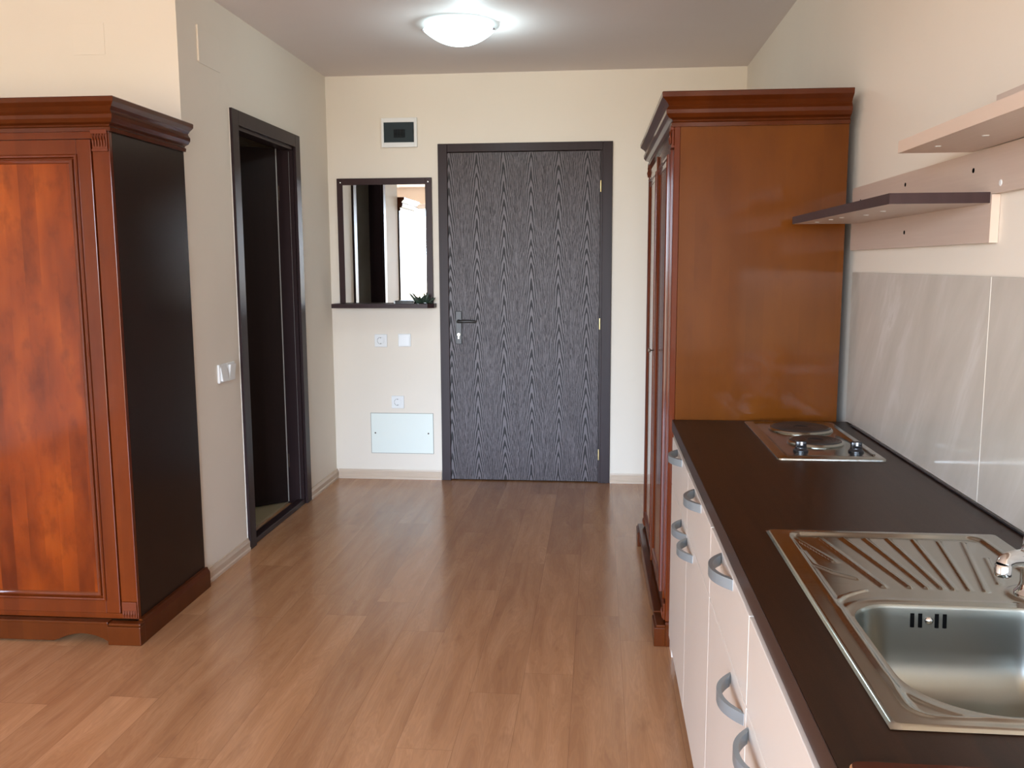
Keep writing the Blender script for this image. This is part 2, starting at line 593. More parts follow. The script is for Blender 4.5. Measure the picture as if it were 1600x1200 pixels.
# back wall with a hole for the entrance door
D0, D1, DZ = -0.925, 0.015, 2.035
bm = new_bm()
box(bm, LX, D0, YB, YB + 0.15, 0, ZC)
box(bm, D1, XR, YB, YB + 0.15, 0, ZC)
box(bm, D0, D1, YB, YB + 0.15, DZ, ZC)
box(bm, D0 - 0.1, D1 + 0.1, YB + 0.12, YB + 0.15, 0, DZ + 0.1)
struct('wall_back', bm, M['wall'])

# left wall with the bathroom doorway
A0, A1, AZ = 4.07, 4.865, 2.0
bm = new_bm()
box(bm, XL - TH, XL, YS + TH, A0, 0, ZC)
box(bm, XL - TH, XL, A1, YB, 0, ZC)
box(bm, XL - TH, XL, A0, A1, AZ, ZC)
struct('wall_left', bm, M['wall'])
struct('wall_step', bx(LX, XL, YS, YS + TH, 0, ZC), M['wall'])
struct('wall_far_left', bx(LX - TH, LX, YW, YS + TH, 0, ZC), M['wall'])
# window wall behind the camera
bm = new_bm()
box(bm, LX, WIN[0], YW - 0.2, YW, 0, ZC)
box(bm, WIN[1], XR, YW - 0.2, YW, 0, ZC)
box(bm, WIN[0], WIN[1], YW - 0.2, YW, WIN[3], ZC)
struct('wall_front', bm, M['wall'])
bm = new_bm()
x0, x1, z0, z1 = WIN
for a in (x0, x0 + (x1 - x0) / 3 - 0.03, x0 + 2 * (x1 - x0) / 3 - 0.03, x1 - 0.06):
    box(bm, a, a + 0.06, YW - 0.12, YW - 0.06, z0, z1)
box(bm, x0, x1, YW - 0.12, YW - 0.06, z0, z0 + 0.07)
box(bm, x0, x1, YW - 0.12, YW - 0.06, z1 - 0.07, z1)
struct('window_1', bm, M['window_frame'])

# bathroom shell
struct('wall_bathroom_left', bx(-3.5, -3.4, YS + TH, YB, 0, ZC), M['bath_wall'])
struct('floor_bathroom', bx(-3.4, XL - TH + 0.0, YS + TH, YB, 0.0, 0.012), M['bath_tile'])


# baseboards
def skirting(name, axis, wallpos, a0, a1, sgn):
    prof = [(0, 0), (0.016, 0), (0.016, 0.012), (0.012, 0.018), (0.013, 0.042), (0.008, 0.052), (0.006, 0.060), (0, 0.060)]
    pts = [(wallpos + sgn * d, z) for d, z in prof]
    struct(name, prism(new_bm(), pts, axis, a0, a1), M['skirting'])


skirting('baseboard_back_left', 'x', YB, XL + 0.016, -0.982, -1)
skirting('baseboard_back_right', 'x', YB, 0.079, XR, -1)
skirting('baseboard_left_near', 'y', XL, YS + 0.02, 4.003, 1)
skirting('baseboard_left_far', 'y', XL, 4.935, YB, 1)

# ------------------------------------------------------------------ entrance door (door_1)
door = obj('door_1', bx(-0.922, 0.004, YB - 0.004, YB + 0.036, 0.006, 2.028, bev=0.002), M['door_grain'])
door['kind'] = 'structure'
bm = new_bm()
y0, y1 = YB - 0.016, YB + 0.10
box(bm, -0.978, -0.921, YB - 0.016, YB - 0.0, 0, 2.080, bev=0.002)
box(bm, 0.018, 0.0765, YB - 0.016, YB - 0.0, 0, 2.080, bev=0.002)
box(bm, -0.9205, 0.0175, YB - 0.016, YB - 0.0, 2.030, 2.080, bev=0.002)
box(bm, 0.0045, 0.018, YB - 0.006, YB + 0.10, 0, 2.030)
box(bm, -0.9245, -0.9225, YB + 0.0, YB + 0.10, 0, 2.030)
obj('door_frame', bm, M['wenge'], door)
obj('door_gap', bx(0.0035, 0.0060, YB - 0.0075, YB + 0.0, 0.006, 2.028), M['gap'], door)
for z in (1.8185, 0.994, 0.180):
    bm = new_bm()
    lathe(bm, [(0, -0.034), (0.0045, -0.034), (0.0055, 0), (0.0045, 0.034), (0, 0.034)], 0.0075, YB - 0.012, 12, cz=z)
    obj('hinge', bm, M['brass'], door, smooth=True)
plate = obj('handle_plate', bx(-0.882, -0.843, YB - 0.011, YB - 0.004, 0.866, 1.071, bev=0.003), M['bronze'], door)
bm = new_bm()
lathe(bm, [(0, -0.030), (0.010, -0.030), (0.012, -0.006), (0.012, 0)], -0.8625, YB - 0.008, 16, axis='y', cz=1.008)
tube(bm, [(-0.8675, YB - 0.040, 1.008), (-0.855, YB - 0.043, 1.0085), (-0.82, YB - 0.046, 1.010), (-0.78, YB - 0.046, 1.009), (-0.752, YB - 0.040, 1.006)],
     [0.0085, 0.0095, 0.009, 0.0085, 0.0075], 12)
obj('lever', bm, M['bronze'], plate, smooth=True)
bm = new_bm()
lathe(bm, [(0, -0.004), (0.0085, -0.004), (0.0085, 0)], -0.8625, YB - 0.010, 16, axis='y', cz=0.926)
box(bm, -0.866, -0.859, YB - 0.014, YB - 0.010, 0.900, 0.926)
obj('lock_cylinder', bm, M['chrome'], plate)

# ------------------------------------------------------------------ bathroom door (door_2)
HX, HY = XL - TH + 0.005, A1 - 0.005
ang = math.atan2(-0.654, -0.757)
LW, LT = 0.76, 0.04
dv = Vector((math.cos(ang), math.sin(ang), 0))
nv = Vector((-dv.y, dv.x, 0))       # points away from the room corner
if nv.y < 0:
    nv = -nv
def leaf_box(bm, s0, s1, t0, t1, z0, z1):
    o0 = Vector((HX, HY - 0.02, 0))
    pts = [o0 + dv * s + nv * tt for s, tt in ((s0, t0), (s1, t0), (s1, t1), (s0, t1))]
    prism(bm, [(p.x, p.y) for p in pts], 'z', z0, z1)
    return bm
door2 = obj('door_2', leaf_box(new_bm(), 0.008, LW, -0.02, 0.02, 0.018, 1.985), M['wenge_leaf'])
door2['kind'] = 'structure'
obj('door_edge', leaf_box(new_bm(), 0.0, 0.008, -0.016, 0.02, 0.018, 1.985), M['edge_grey'], door2)
bm = new_bm()
# casing on the wall face
box(bm, XL, XL + 0.015, 4.006, 4.080, 0, 2.062, bev=0.002)
box(bm, XL, XL + 0.015, 4.857, 4.931, 0, 2.062, bev=0.002)
box(bm, XL, XL + 0.015, 4.080, 4.857, 1.995, 2.062, bev=0.002)
# jamb lining with a stop
box(bm, XL - TH - 0.0, XL, A0 + 0.0, A0 + 0.012, 0, AZ)
box(bm, XL - TH - 0.0, XL, A1 - 0.012, A1 - 0.0, 0, AZ)
box(bm, XL - TH - 0.0, XL, A0, A1, AZ - 0.012, AZ - 0.0)
box(bm, XL - 0.060, XL, A0 + 0.012, A0 + 0.022, 0, AZ - 0.012)
box(bm, XL - 0.060, XL, A1 - 0.022, A1 - 0.012, 0, AZ - 0.012)
box(bm, XL - 0.060, XL, A0 + 0.012, A1 - 0.012, AZ - 0.022, AZ - 0.012)
obj('door_frame', bm, M['wenge'], door2)
bm = new_bm()
box(bm, XL - 0.045, XL + 0.002, A0 + 0.02, A1 - 0.02, 0, 0.028, bev=0.003)
obj('threshold', bm, M['wenge'], door2)
obj('caulk_line', bx(XL, XL + 0.003, 4.004, 4.006, 0.06, 2.064), M['caulk'], door2)
bm = new_bm()
box(bm, XL - 0.0225, XL - 0.0215 + 0.0, A1 - 0.0235, A1 - 0.0215, 0.03, 1.97)
obj('seal_strip', bm, M['edge_grey'], door2)
for z in (0.25, 1.75):
    bm = new_bm()
    lathe(bm, [(0, -0.04), (0.006, -0.04), (0.006, 0.04), (0, 0.04)], HX + 0.006, HY - 0.002, 12, cz=z)
    obj('hinge', bm, M['aged_metal'], door2, smooth=True)

# ------------------------------------------------------------------ wardrobes
def make_wardrobe(label, side_mat):
    """local frame: front faces -y at y=0, back at y=D, x from 0 (left) to W (right), z up"""
    W, D, HB = 1.22, 0.565, 1.815
    root = thing('wardrobe', label, 'wardrobe')
    # carcass
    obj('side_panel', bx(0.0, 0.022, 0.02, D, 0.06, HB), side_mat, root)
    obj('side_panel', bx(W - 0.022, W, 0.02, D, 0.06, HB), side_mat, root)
    bm = new_bm()
    box(bm, 0.022, W - 0.022, D - 0.012, D - 0.002, 0.06, HB)
    box(bm, 0.022, W - 0.022, 0.04, D - 0.012, HB - 0.03, HB - 0.01)
    box(bm, 0.022, W - 0.022, 0.04, D - 0.012, 0.08, 0.10)
    obj('carcass', bm, M['side'], root)
    # pilasters left, right
    for x in (0.0, W - 0.062):
        pil = obj('pilaster', bx(x, x + 0.062, 0.0, 0.0195, 0.085, 1.815, bev=0.002), M['cherry'], root)
        # carved capital with flutes
        bm = new_bm()
        box(bm, x + 0.004, x + 0.058, -0.008, 0.0, 1.745, 1.800, bev=0.003)
        box(bm, x + 0.002, x + 0.060, -0.013, 0.0, 1.796, 1.812, bev=0.003)
        for k in range(5):
            cx = x + 0.011 + k * 0.010
            tube(bm, [(cx, -0.010, 1.755), (cx, -0.0125, 1.775), (cx, -0.011, 1.796)], [0.0025, 0.0042, 0.0035], 8)
        box(bm, x + 0.003, x + 0.059, -0.009, 0.0, 1.740, 1.747)
        obj('capital', bm, M['capital'], pil)
        bm = new_bm()
        box(bm, x + 0.003, x + 0.059, -0.007, 0.0, 0.088, 0.150, bev=0.003)
        for k in range(5):
            cx = x + 0.011 + k * 0.010
            tube(bm, [(cx, -0.007, 0.094), (cx, -0.010, 0.106), (cx, -0.007, 0.118)], 0.0035, 8)
        obj('pilaster_foot', bm, M['capital'], pil)
    # frieze rail under the cornice and bottom rail
    obj('frieze', bx(0.062, W - 0.062, 0.002, 0.0195, 1.783, 1.815), M['cherry'], root)
    obj('bottom_rail', bx(0.062, W - 0.062, 0.002, 0.0195, 0.085, 0.104), M['cherry'], root)
    # cornice: profile swept round front and both sides
    prof = [(0.000, 1.806), (0.010, 1.806), (0.012, 1.818), (0.006, 1.823), (0.008, 1.828), (0.022, 1.834), (0.030, 1.846), (0.031, 1.858),
            (0.024, 1.868), (0.022, 1.873), (0.030, 1.884), (0.042, 1.894), (0.045, 1.897), (0.046, 1.911), (0.043, 1.914), (0.0, 1.914)]
    bm = new_bm()
    rows = []
    for d, z in prof:
        rows.append([bm.verts.new(p) for p in ((-d, D, z), (-d, -d, z), (W + d, -d, z), (W + d, D, z))])
    for A, B in zip(rows, rows[1:]):
        for k in range(3):
            bm.faces.new((A[k], A[k + 1], B[k + 1], B[k]))
    bm.faces.new(rows[-1])
    bm.faces.new(rows[0][::-1])
    for k in (0, 3):
        bm.faces.new([r[k] for r in rows])
    bm.faces.new([rows[0][3], rows[0][0], rows[-1][0], rows[-1][3]])
    obj('cornice', bm, M['cornice'], root)
    # plinth: side skirts, corner feet and scalloped apron
    sk = [(0, 0.0), (0.022, 0.0), (0.022, 0.066), (0.014, 0.078), (0.012, 0.086), (0.0, 0.086)]
    for s, x in ((-1, 0.0), (1, W)):
        obj('plinth', prism(new_bm(), [(x + s * d, z) for d, z in sk], 'y', 0.0, D), M['cornice'], root)
    for xa, xb in ((-0.024, 0.100), (W - 0.100, W + 0.024)):
        bm = new_bm()
        box(bm, xa, xb, -0.040, 0.0, 0.0, 0.070, bev=0.003)
        box(bm, xa + 0.002, xb - 0.002, -0.034, 0.0, 0.0695, 0.080, bev=0.003)
        obj('foot', bm, M['cornice'], root)
    bm = new_bm()
    n = 48
    xs0, xs1 = 0.100, W - 0.100
    top = [(xs0, 0.072), (xs1, 0.072)]
    bot = []
    for k in range(n + 1):
        s = k / n
        e = min(s, 1 - s) * (xs1 - xs0)
        z = 0.0 + 0.004
        if e < 0.20:
            z = 0.008 + 0.030 * math.sin(math.pi * min(1, e / 0.20)) ** 0.8
        else:
            z = 0.008
        bot.append((xs0 + (xs1 - xs0) * s, z))
    prism(bm, bot + [top[1], top[0]], 'y', -0.030, -0.008)
    box(bm, xs0, xs1, -0.034, 0.0, 0.0725, 0.084, bev=0.003)
    obj('apron', bm, M['cornice'], root)
    # doors
    dw = (W - 0.124) / 2
    for i in range(2):
        xa = 0.062 + i * dw + 0.002
        xb = xa + dw - 0.004
        za, zb = 0.107, 1.780
        yf = -0.006
        bm = new_bm()
        st = 0.052
        box(bm, xa, xa + st, yf, 0.018, za, zb, bev=0.0025)
        box(bm, xb - st, xb, yf, 0.018, za, zb, bev=0.0025)
        box(bm, xa + st, xb - st, yf, 0.018, za, za + st, bev=0.0015)
        box(bm, xa + st, xb - st, yf, 0.018, zb - st, zb, bev=0.0015)
        d = obj('door', bm, M['cherry'], root)
        loop = [(xa + st - 0.004, za + st - 0.004), (xb - st + 0.004, za + st - 0.004), (xb - st + 0.004, zb - st + 0.004), (xa + st - 0.004, zb - st + 0.004)]
        prof2 = [(0.0, yf - 0.0005), (0.001, yf - 0.006), (0.005, yf - 0.009), (0.010, yf - 0.007), (0.012, yf - 0.002), (0.014, yf + 0.002),
                 (0.016, yf + 0.002), (0.018, yf - 0.006), (0.022, yf - 0.0085), (0.027, yf - 0.006), (0.033, yf + 0.000), (0.035, yf + 0.003)]
        bm = new_bm()
        sweep_rect_frame(bm, prof2, loop)
        obj('moulding', bm, M['cherry'], d, smooth=True)
        ins = 0.031
        obj('panel', bx(loop[0][0] + ins, loop[1][0] - ins, yf - 0.001, yf + 0.014, loop[0][1] + ins, loop[2][1] - ins), M['cherry_panel'], d)
        # small key escutcheon on the meeting stile
        hx = xb - 0.020 if i == 0 else xa + 0.020
        if i == 0:
            bm = new_bm()
            lathe(bm, [(0, -0.004), (0.010, -0.004), (0.013, 0.0)], hx, yf, 14, axis='y', cz=1.0)
            tube(bm, [(hx, yf - 0.002, 1.0), (hx, yf - 0.022, 1.0)], 0.003, 8)
            box(bm, hx - 0.009, hx + 0.009, yf - 0.030, yf - 0.020, 0.992, 1.008, bev=0.002)
            obj('key', bm, M['aged_metal'], d, smooth=True)
    # meeting astragal between doors
    mxx = W / 2
    obj('astragal', bx(mxx - 0.009, mxx + 0.009, -0.014, -0.0065, 0.107, 1.780, bev=0.003), M['cherry'], root)
    # near-black sheet: shade in the gaps behind the door edges, put in as colour
    obj('gap_shade_sheet', bx(0.058, W - 0.058, 0.0195, 0.024, 0.1, 1.79), M['gap'], root)
    return root


def copy_tree(o, parent=None):
    c = o.copy()
    C.objects.link(c)
    if parent:
        c.parent = parent
    for ch in [x for x in bpy.data.objects if x.parent == o]:
        copy_tree(ch, c)
    return c


WG = 'cherry wardrobes'
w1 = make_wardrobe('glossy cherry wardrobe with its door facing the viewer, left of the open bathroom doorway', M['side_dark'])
a = math.radians(0.7)
w1.rotation_euler = (0, 0, a)
# front right corner of the body at (-1.648, 2.958)
w1.location = (-1.650 - 1.22 * math.cos(a), 2.950 - 1.22 * math.sin(a), 0)
w1['group'] = WG
w2 = copy_tree(w1)
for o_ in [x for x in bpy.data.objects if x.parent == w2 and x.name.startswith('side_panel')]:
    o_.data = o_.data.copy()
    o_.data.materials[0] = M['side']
w2['label'] = 'tall brown wardrobe seen from its side, between the kitchen worktop and the entrance door'
a2 = math.radians(-90 + 0.5)
# local x runs towards -y ; near side is local x = W
w2.rotation_euler = (0, 0, a2)
ex = Vector((math.cos(a2), math.sin(a2), 0))
ey = Vector((-math.sin(a2), math.cos(a2), 0))
near = Vector((0.2470, 3.093, 0))
w2.location = near - ex * 1.22

# ------------------------------------------------------------------ mirror, shelf, items
mr = thing('wall_mirror', 'wall mirror on a dark brown board with a small ledge, left of the entrance door', 'mirror', (-1.31, YB, 1.10))
off = (-1.31, YB, 1.10)
bm = new_bm()
box(bm, -1.608, -1.572, YB - 0.020, YB - 0.0, 1.12, 1.882, bev=0.001)
box(bm, -1.057, -1.018, YB - 0.020, YB - 0.0, 1.12, 1.882, bev=0.001)
box(bm, -1.572, -1.057, YB - 0.020, YB - 0.0, 1.843, 1.882, bev=0.001)
box(bm, -1.572, -1.057, YB - 0.012, YB - 0.0, 1.12, 1.843)
obj('frame', bm, M['mirror_frame'], mr, off)
bm = new_bm()
box(bm, -1.572, -1.057, YB - 0.018, YB - 0.0125, 1.12, 1.843, bev=0.0012, seg=1)
obj('glass', bm, M['mirror'], mr, off)
bm = new_bm()
prism(bm, [(-1.634, YB), (-1.634, YB - 0.120), (-1.036, YB - 0.120), (-1.001, YB - 0.085), (-1.001, YB)], 'z', 1.0935, 1.1195, bev=0.001)
obj('ledge', bm, M['mirror_frame'], mr, off)
for x in (-1.586, -1.040):
    bm = new_bm()
    lathe(bm, [(0, -0.003), (0.004, -0.002), (0.005, 0)], x, YB - 0.020, 12, axis='y', cz=1.858)
    obj('screw', bm, M['chrome'], mr, off, smooth=True)

# things on the ledge
LZ = 1.1195
cs = thing('flat_case', 'flat shiny black case lying on the mirror ledge', 'case', (-1.19, YB - 0.06, LZ))
off = (-1.19, YB - 0.06, LZ)
obj('lid', bx(-1.245, -1.130, YB - 0.085, YB - 0.040, LZ + 0.010, LZ + 0.019, bev=0.003), M['black'], cs, off)
obj('body', bx(-1.243, -1.132, YB - 0.083, YB - 0.042, LZ, LZ + 0.010, bev=0.002), M['black'], cs, off)
obj('clasp', bx(-1.256, -1.2455, YB - 0.070, YB - 0.055, LZ, LZ + 0.018, bev=0.003), M['white_plastic'], cs, off)
bm = new_bm()
rr = random.Random(3)
for k in range(34):
    bx0 = -1.115 + rr.random() * 0.095
    by0 = YB - 0.075 + rr.random() * 0.030
    az = rr.random() * math.tau
    el = 0.25 + rr.random() * 1.0
    ln = 0.030 + rr.random() * 0.030
    if k == 0:
        bx0, by0, az, el, ln = -1.105, YB - 0.06, math.pi, 0.85, 0.085
    d = Vector((math.cos(az) * math.cos(el), 0.5 * math.sin(az) * math.cos(el), math.sin(el)))
    p0 = Vector((bx0, by0, LZ + 0.002 + rr.random() * 0.018))
    p2 = p0 + d * ln
    p2.y = min(p2.y, YB - 0.024)
    tube(bm, [p0, p0 + (p2 - p0) * 0.35, p0 + (p2 - p0) * 0.7, p2], [0.002, 0.0065, 0.0055, 0.0006], 6)
tube(bm, [(-1.12, YB - 0.06, LZ + 0.004), (-1.07, YB - 0.058, LZ + 0.010), (-1.015, YB - 0.06, LZ + 0.004)], 0.004, 8)
tag(obj('artificial_sprig', bm, M['leafgreen'], None, smooth=True), 'small dark green leafy sprig lying at the right end of the mirror ledge', 'plant')


# ------------------------------------------------------------------ wall electrics
def socket(cx, cz, label):
    t = thing('wall_socket', label, 'socket', (cx, YB, cz), 'round wall sockets')
    off = (cx, YB, cz)
    obj('plate', bx(cx - 0.040, cx + 0.040, YB - 0.010, YB, cz - 0.040, cz + 0.040, bev=0.003), M['white_plastic'], t, off)
    bm = new_bm()
    lathe(bm, [(0.0235, -0.0115), (0.0215, -0.0125), (0.0195, -0.0115), (0.0185, -0.004), (0, -0.004)], cx, YB, 28, axis='y', cz=cz)
    obj('well', bm, M['white_plastic'], t, off, smooth=True)
    for s in (-1, 1):
        bm = new_bm()
        lathe(bm, [(0, -0.0048), (0.0030, -0.0048), (0.0030, -0.004)], cx + s * 0.0095, YB, 12, axis='y', cz=cz)
        obj('pin_hole', bm, M['hole'], t, off)
    for s in (-1, 1):
        obj('earth_clip', bx(cx - 0.003, cx + 0.003, YB - 0.0125, YB - 0.004, cz + s * 0.0185 - 0.0025, cz + s * 0.0185 + 0.0025), M['groove'], t, off)
    bm = new_bm()
    pts = [(cx + 0.0215 * math.cos(q), YB - 0.0118, cz + 0.0215 * math.sin(q)) for q in [math.radians(d) for d in range(95, 266, 10)]]
    tube(bm, pts, 0.0010, 6)
    obj('rim', bm, M['groove'], t, off)


socket(-1.357, 0.886, 'square white wall socket below the mirror ledge, left of the blank rocker switch')
socket(-1.257, 0.497, 'white wall socket low on the wall just above the access hatch')
t = thing('light_switch', 'single white rocker switch between the upper wall socket and the entrance door', 'switch', (-1.206, YB, 0.889))
off = (-1.206, YB, 0.889)
obj('plate', bx(-1.246, -1.166, YB - 0.009, YB, 0.849, 0.929, bev=0.003), M['white_plastic'], t, off)
bm = new_bm()
prism(bm, [(YB - 0.009, 0.857), (YB - 0.0165, 0.857), (YB - 0.0105, 0.921), (YB - 0.009, 0.921)], 'x', -1.238, -1.174, bev=0.001)
obj('rocker', bm, M['white_plastic'], t, off)

for i, (ya, yb_) in enumerate(((3.752, 3.836), (3.840, 3.924))):
    lab = ('white rocker switch beside the bathroom doorway, the near one of the pair', 'white rocker switch beside the bathroom doorway, the one closer to the door frame')[i]
    t = thing('light_switch', lab, 'switch', (XL, (ya + yb_) / 2, 0.880), 'pair of switches beside the bathroom doorway')
    off = (XL, (ya + yb_) / 2, 0.880)
    obj('plate', bx(XL, XL + 0.011, ya, yb_, 0.840, 0.922, bev=0.003), M['white_plastic'], t, off)
    ry0, ry1 = ya + 0.011, yb_ - 0.011
    bm = new_bm()
    prism(bm, [(XL + 0.011, 0.849), (XL + 0.013, 0.849), (XL + 0.022, 0.913), (XL + 0.011, 0.913)] if i else
          [(XL + 0.011, 0.849), (XL + 0.022, 0.849), (XL + 0.013, 0.913), (XL + 0.011, 0.913)], 'y', ry0, ry1, bev=0.001)
    obj('rocker', bm, M['white_plastic'], t, off)

# fuse box
t = thing('fuse_box', 'white fuse box with a smoked window above the mirror', 'fuse box', (-1.212, YB, 2.15))
off = (-1.212, YB, 2.15)
bm = new_bm()
X0, X1, Z0, Z1 = -1.321, -1.102, 2.064, 2.237
a0, a1, c0, c1 = -1.306, -1.120, 2.092, 2.211
box(bm, X0, a0, YB - 0.022, YB, Z0, Z1, bev=0.002)
box(bm, a1, X1, YB - 0.022, YB, Z0, Z1, bev=0.002)
box(bm, a0, a1, YB - 0.022, YB, Z0, c0, bev=0.001)
box(bm, a0, a1, YB - 0.022, YB, c1, Z1, bev=0.001)
obj('surround', bm, M['white_plastic'], t, off)
obj('cover', bx(a0 + 0.001, a1 - 0.001, YB - 0.021, YB - 0.018, c0 + 0.001, c1 - 0.001), M['smoked'], t, off)
obj('backplate', bx(a0, a1, YB - 0.006, YB - 0.001, c0, c1), mat('grey_interior', (0.62, 0.64, 0.64), 0.6)[0], t, off)
for k in range(4):
    x = -1.2465 + k * 0.0176
    br = obj('breaker', bx(x, x + 0.0165, YB - 0.014, YB - 0.0062, 2.122, 2.170, bev=0.001), mat('breaker_body', (0.05, 0.05, 0.055), 0.5)[0], t, off)
    obj('breaker_toggle', bx(x + 0.004, x + 0.0125, YB - 0.0175, YB - 0.014, 2.136, 2.150), M['hole'], br, off)
obj('latch', bx(-1.1245, -1.1205, YB - 0.0245, YB - 0.021, 2.140, 2.166), M['black'], t, off)

# access hatch low on the wall
t = thing('access_hatch', 'flat pale access hatch cover low on the wall between skirting and lower socket', 'hatch', (-1.2335, YB, 0.296))
off = (-1.2335, YB, 0.296)
obj('panel', bx(-1.433, -1.034, YB - 0.005, YB, 0.168, 0.424, bev=0.0015), M['hatch'], t, off)
bm = new_bm()
for q in ((-1.4355, -1.4335, 0.166, 0.426), (-1.0338, -1.0318, 0.166, 0.426)):
    box(bm, q[0], q[1], YB - 0.0025, YB, q[2], q[3])
box(bm, -1.4335, -1.0338, YB - 0.0025, YB, 0.1655, 0.1675)
box(bm, -1.4335, -1.0338, YB - 0.0025, YB, 0.4245, 0.4262)
obj('edge_groove', bm, M['groove'], t, off)
for x in (-1.407, -1.065):
    bm = new_bm()
    lathe(bm, [(0, -0.007), (0.004, -0.006), (0.005, -0.005)], x, YB, 12, axis='y', cz=0.297)
    obj('screw', bm, M['aged_metal'], t, off)

# plastered-over junction covers high on the walls
t = thing('junction_cover', 'faint square junction cover painted over, high on the left wall above the bathroom doorway', 'cover', (XL, 3.82, 2.265))
off = (XL, 3.82, 2.265)
obj('plate', bx(XL, XL + 0.0025, 3.715, 3.930, 2.195, 2.338, bev=0.001), M['cover'], t, off)
obj('raised_edge', bx(XL, XL + 0.0075, 3.708, 3.716, 2.20, 2.345), M['wall'], t, off)
obj('plate', bx(-2.102, -1.968, YS - 0.002, YS, 2.193, 2.314, bev=0.001), M['cover'], thing('junction_cover', 'barely visible painted-over square cover on the bright wall above the left wardrobe', 'cover', (-2.035, YS, 2.25)), (-2.035, YS, 2.25))

# ------------------------------------------------------------------ ceiling lamp
LXc, LYc = -0.675, 4.40
lp = thing('ceiling_lamp', 'round frosted glass ceiling lamp, switched on, with cool white light', 'ceiling lamp', (LXc, LYc, ZC))
off = (LXc, LYc, ZC)
bm = new_bm()
lathe(bm, [(0, 0.0), (0.13, 0.0), (0.13, -0.012), (0.125, -0.016), (0, -0.016)], LXc, LYc, 40, cz=ZC)
obj('base_plate', bm, M['lamp_metal'], lp, off, smooth=True)
bm = new_bm()
R0, dep, zr = 0.170, 0.068, ZC - 0.028
outer = [(R0 * k / 14, zr - dep * (1 - (k / 14) ** 2.2)) for k in range(15)]
inner = [(max(0, r - 0.005), z + 0.005) for r, z in outer[::-1]]
inner[-1] = (0, inner[-1][1])
lathe(bm, outer + inner, LXc, LYc, 56)
obj('glass_shade', bm, M['lamp_glass'], lp, off, smooth=True)
for dx_, dy_ in ((-0.168, -0.035), (0.168, -0.025), (0.0, 0.170)):
    bm = new_bm()
    lathe(bm, [(0, -0.006), (0.006, -0.005), (0.008, 0), (0.006, 0.005), (0, 0.006)], LXc + dx_, LYc + dy_, 12, cz=ZC - 0.030)
    tube(bm, [(LXc + dx_, LYc + dy_, ZC - 0.028), (LXc + dx_ * 0.8, LYc + dy_ * 0.8, ZC - 0.010), (LXc + dx_ * 0.6, LYc + dy_ * 0.6, ZC - 0.008)], 0.002, 6)
    obj('clip', bm, M['chrome'], lp, off, smooth=True)
bm = new_bm()
lathe(bm, [(0, -0.030), (0.016, -0.024), (0.022, -0.012), (0.016, 0.0), (0, 0.004)], LXc + 0.05, LYc - 0.02, 20, cz=ZC - 0.020)
obj('bulb', bm, mat('glowing_bulb', (1, 1, 1), 0.5, emit=(0.75, 0.95, 1.0), estr=18.0)[0], lp, off, smooth=True)
ld = bpy.data.lights.new('lamp_light', 'POINT')
ld.energy = 7
ld.color = (0.74, 0.94, 1.0)
ld.shadow_soft_size = 0.04
lo = bpy.data.objects.new('lamp_light', ld)
C.objects.link(lo)
lo.parent = lp
lo.location = (0.05, -0.02, -0.135)

# ------------------------------------------------------------------ kitchen base cabinets
FX = 0.2515
ZB, ZT, ZD = 0.078, 0.7795, 0.618
HANDLE_Z = 0.765


def bow_handle(parent, yc, zc, off):
    bm = new_bm()
    n, L, P = 16, 0.158, 0.034
    rows = []
    for k in range(n + 1):
        s = k / n
        y = yc + L * (s - 0.5)
        p = P * (1 - abs(2 * s - 1) ** 2.2)
        th = 0.0085
        h = 0.0105
        # outward normal in xy
        dy = 1e-3
        def pp(q):
            return P * (1 - abs(2 * max(0, min(1, q)) - 1) ** 2.2)
        tg = Vector((-(pp(s + dy) - pp(s - dy)) / (2 * dy), L, 0)).normalized()
        nr = Vector((-tg.y, tg.x, 0))
        o = Vector((FX - p - 0.001, y, zc))
        if k in (0, n):
            nr = Vector((-1, 0, 0)) if True else nr
        a_ = o + nr * 0.0
        c_ = o - nr * th
        c_.x = min(c_.x, FX + 0.0005)
        rows.append([bm.verts.new((a_.x, a_.y, zc - h)), bm.verts.new((a_.x, a_.y, zc + h)), bm.verts.new((c_.x, c_.y, zc + h)), bm.verts.new((c_.x, c_.y, zc - h))])
    for A, B in zip(rows, rows[1:]):
        for k in range(4):
            bm.faces.new((A[k], A[(k + 1) % 4], B[(k + 1) % 4], B[k]))
    bm.faces.new(rows[0][::-1])
    bm.faces.new(rows[-1])
    bmesh.ops.bevel(bm, geom=[e for e in bm.edges if len(e.link_faces) == 2 and e.calc_face_angle(0) > 1.2], offset=0.0015, segments=2, affect='EDGES')
    obj('handle', bm, M['handle'], parent, off, smooth=True)


def front_panel(name, y0, y1, z0, z1, root, off, hy=None, hz=None):
    g = 0.0016
    d = obj(name, bx(FX, FX + 0.018, y0 + g, y1 - g, z0 + g, z1 - g, bev=0.0012), M['front'], root, off)
    # light edge banding visible in the gaps
    bm = new_bm()
    box(bm, FX + 0.0012, FX + 0.016, y0 + 0.0004, y0 + g - 0.0001, z0 + g, z1 - g)
    obj('edge_band', bm, M['front_edge'], d, off)
    if hy is not None:
        bow_handle(d, hy, hz, off)
    return d


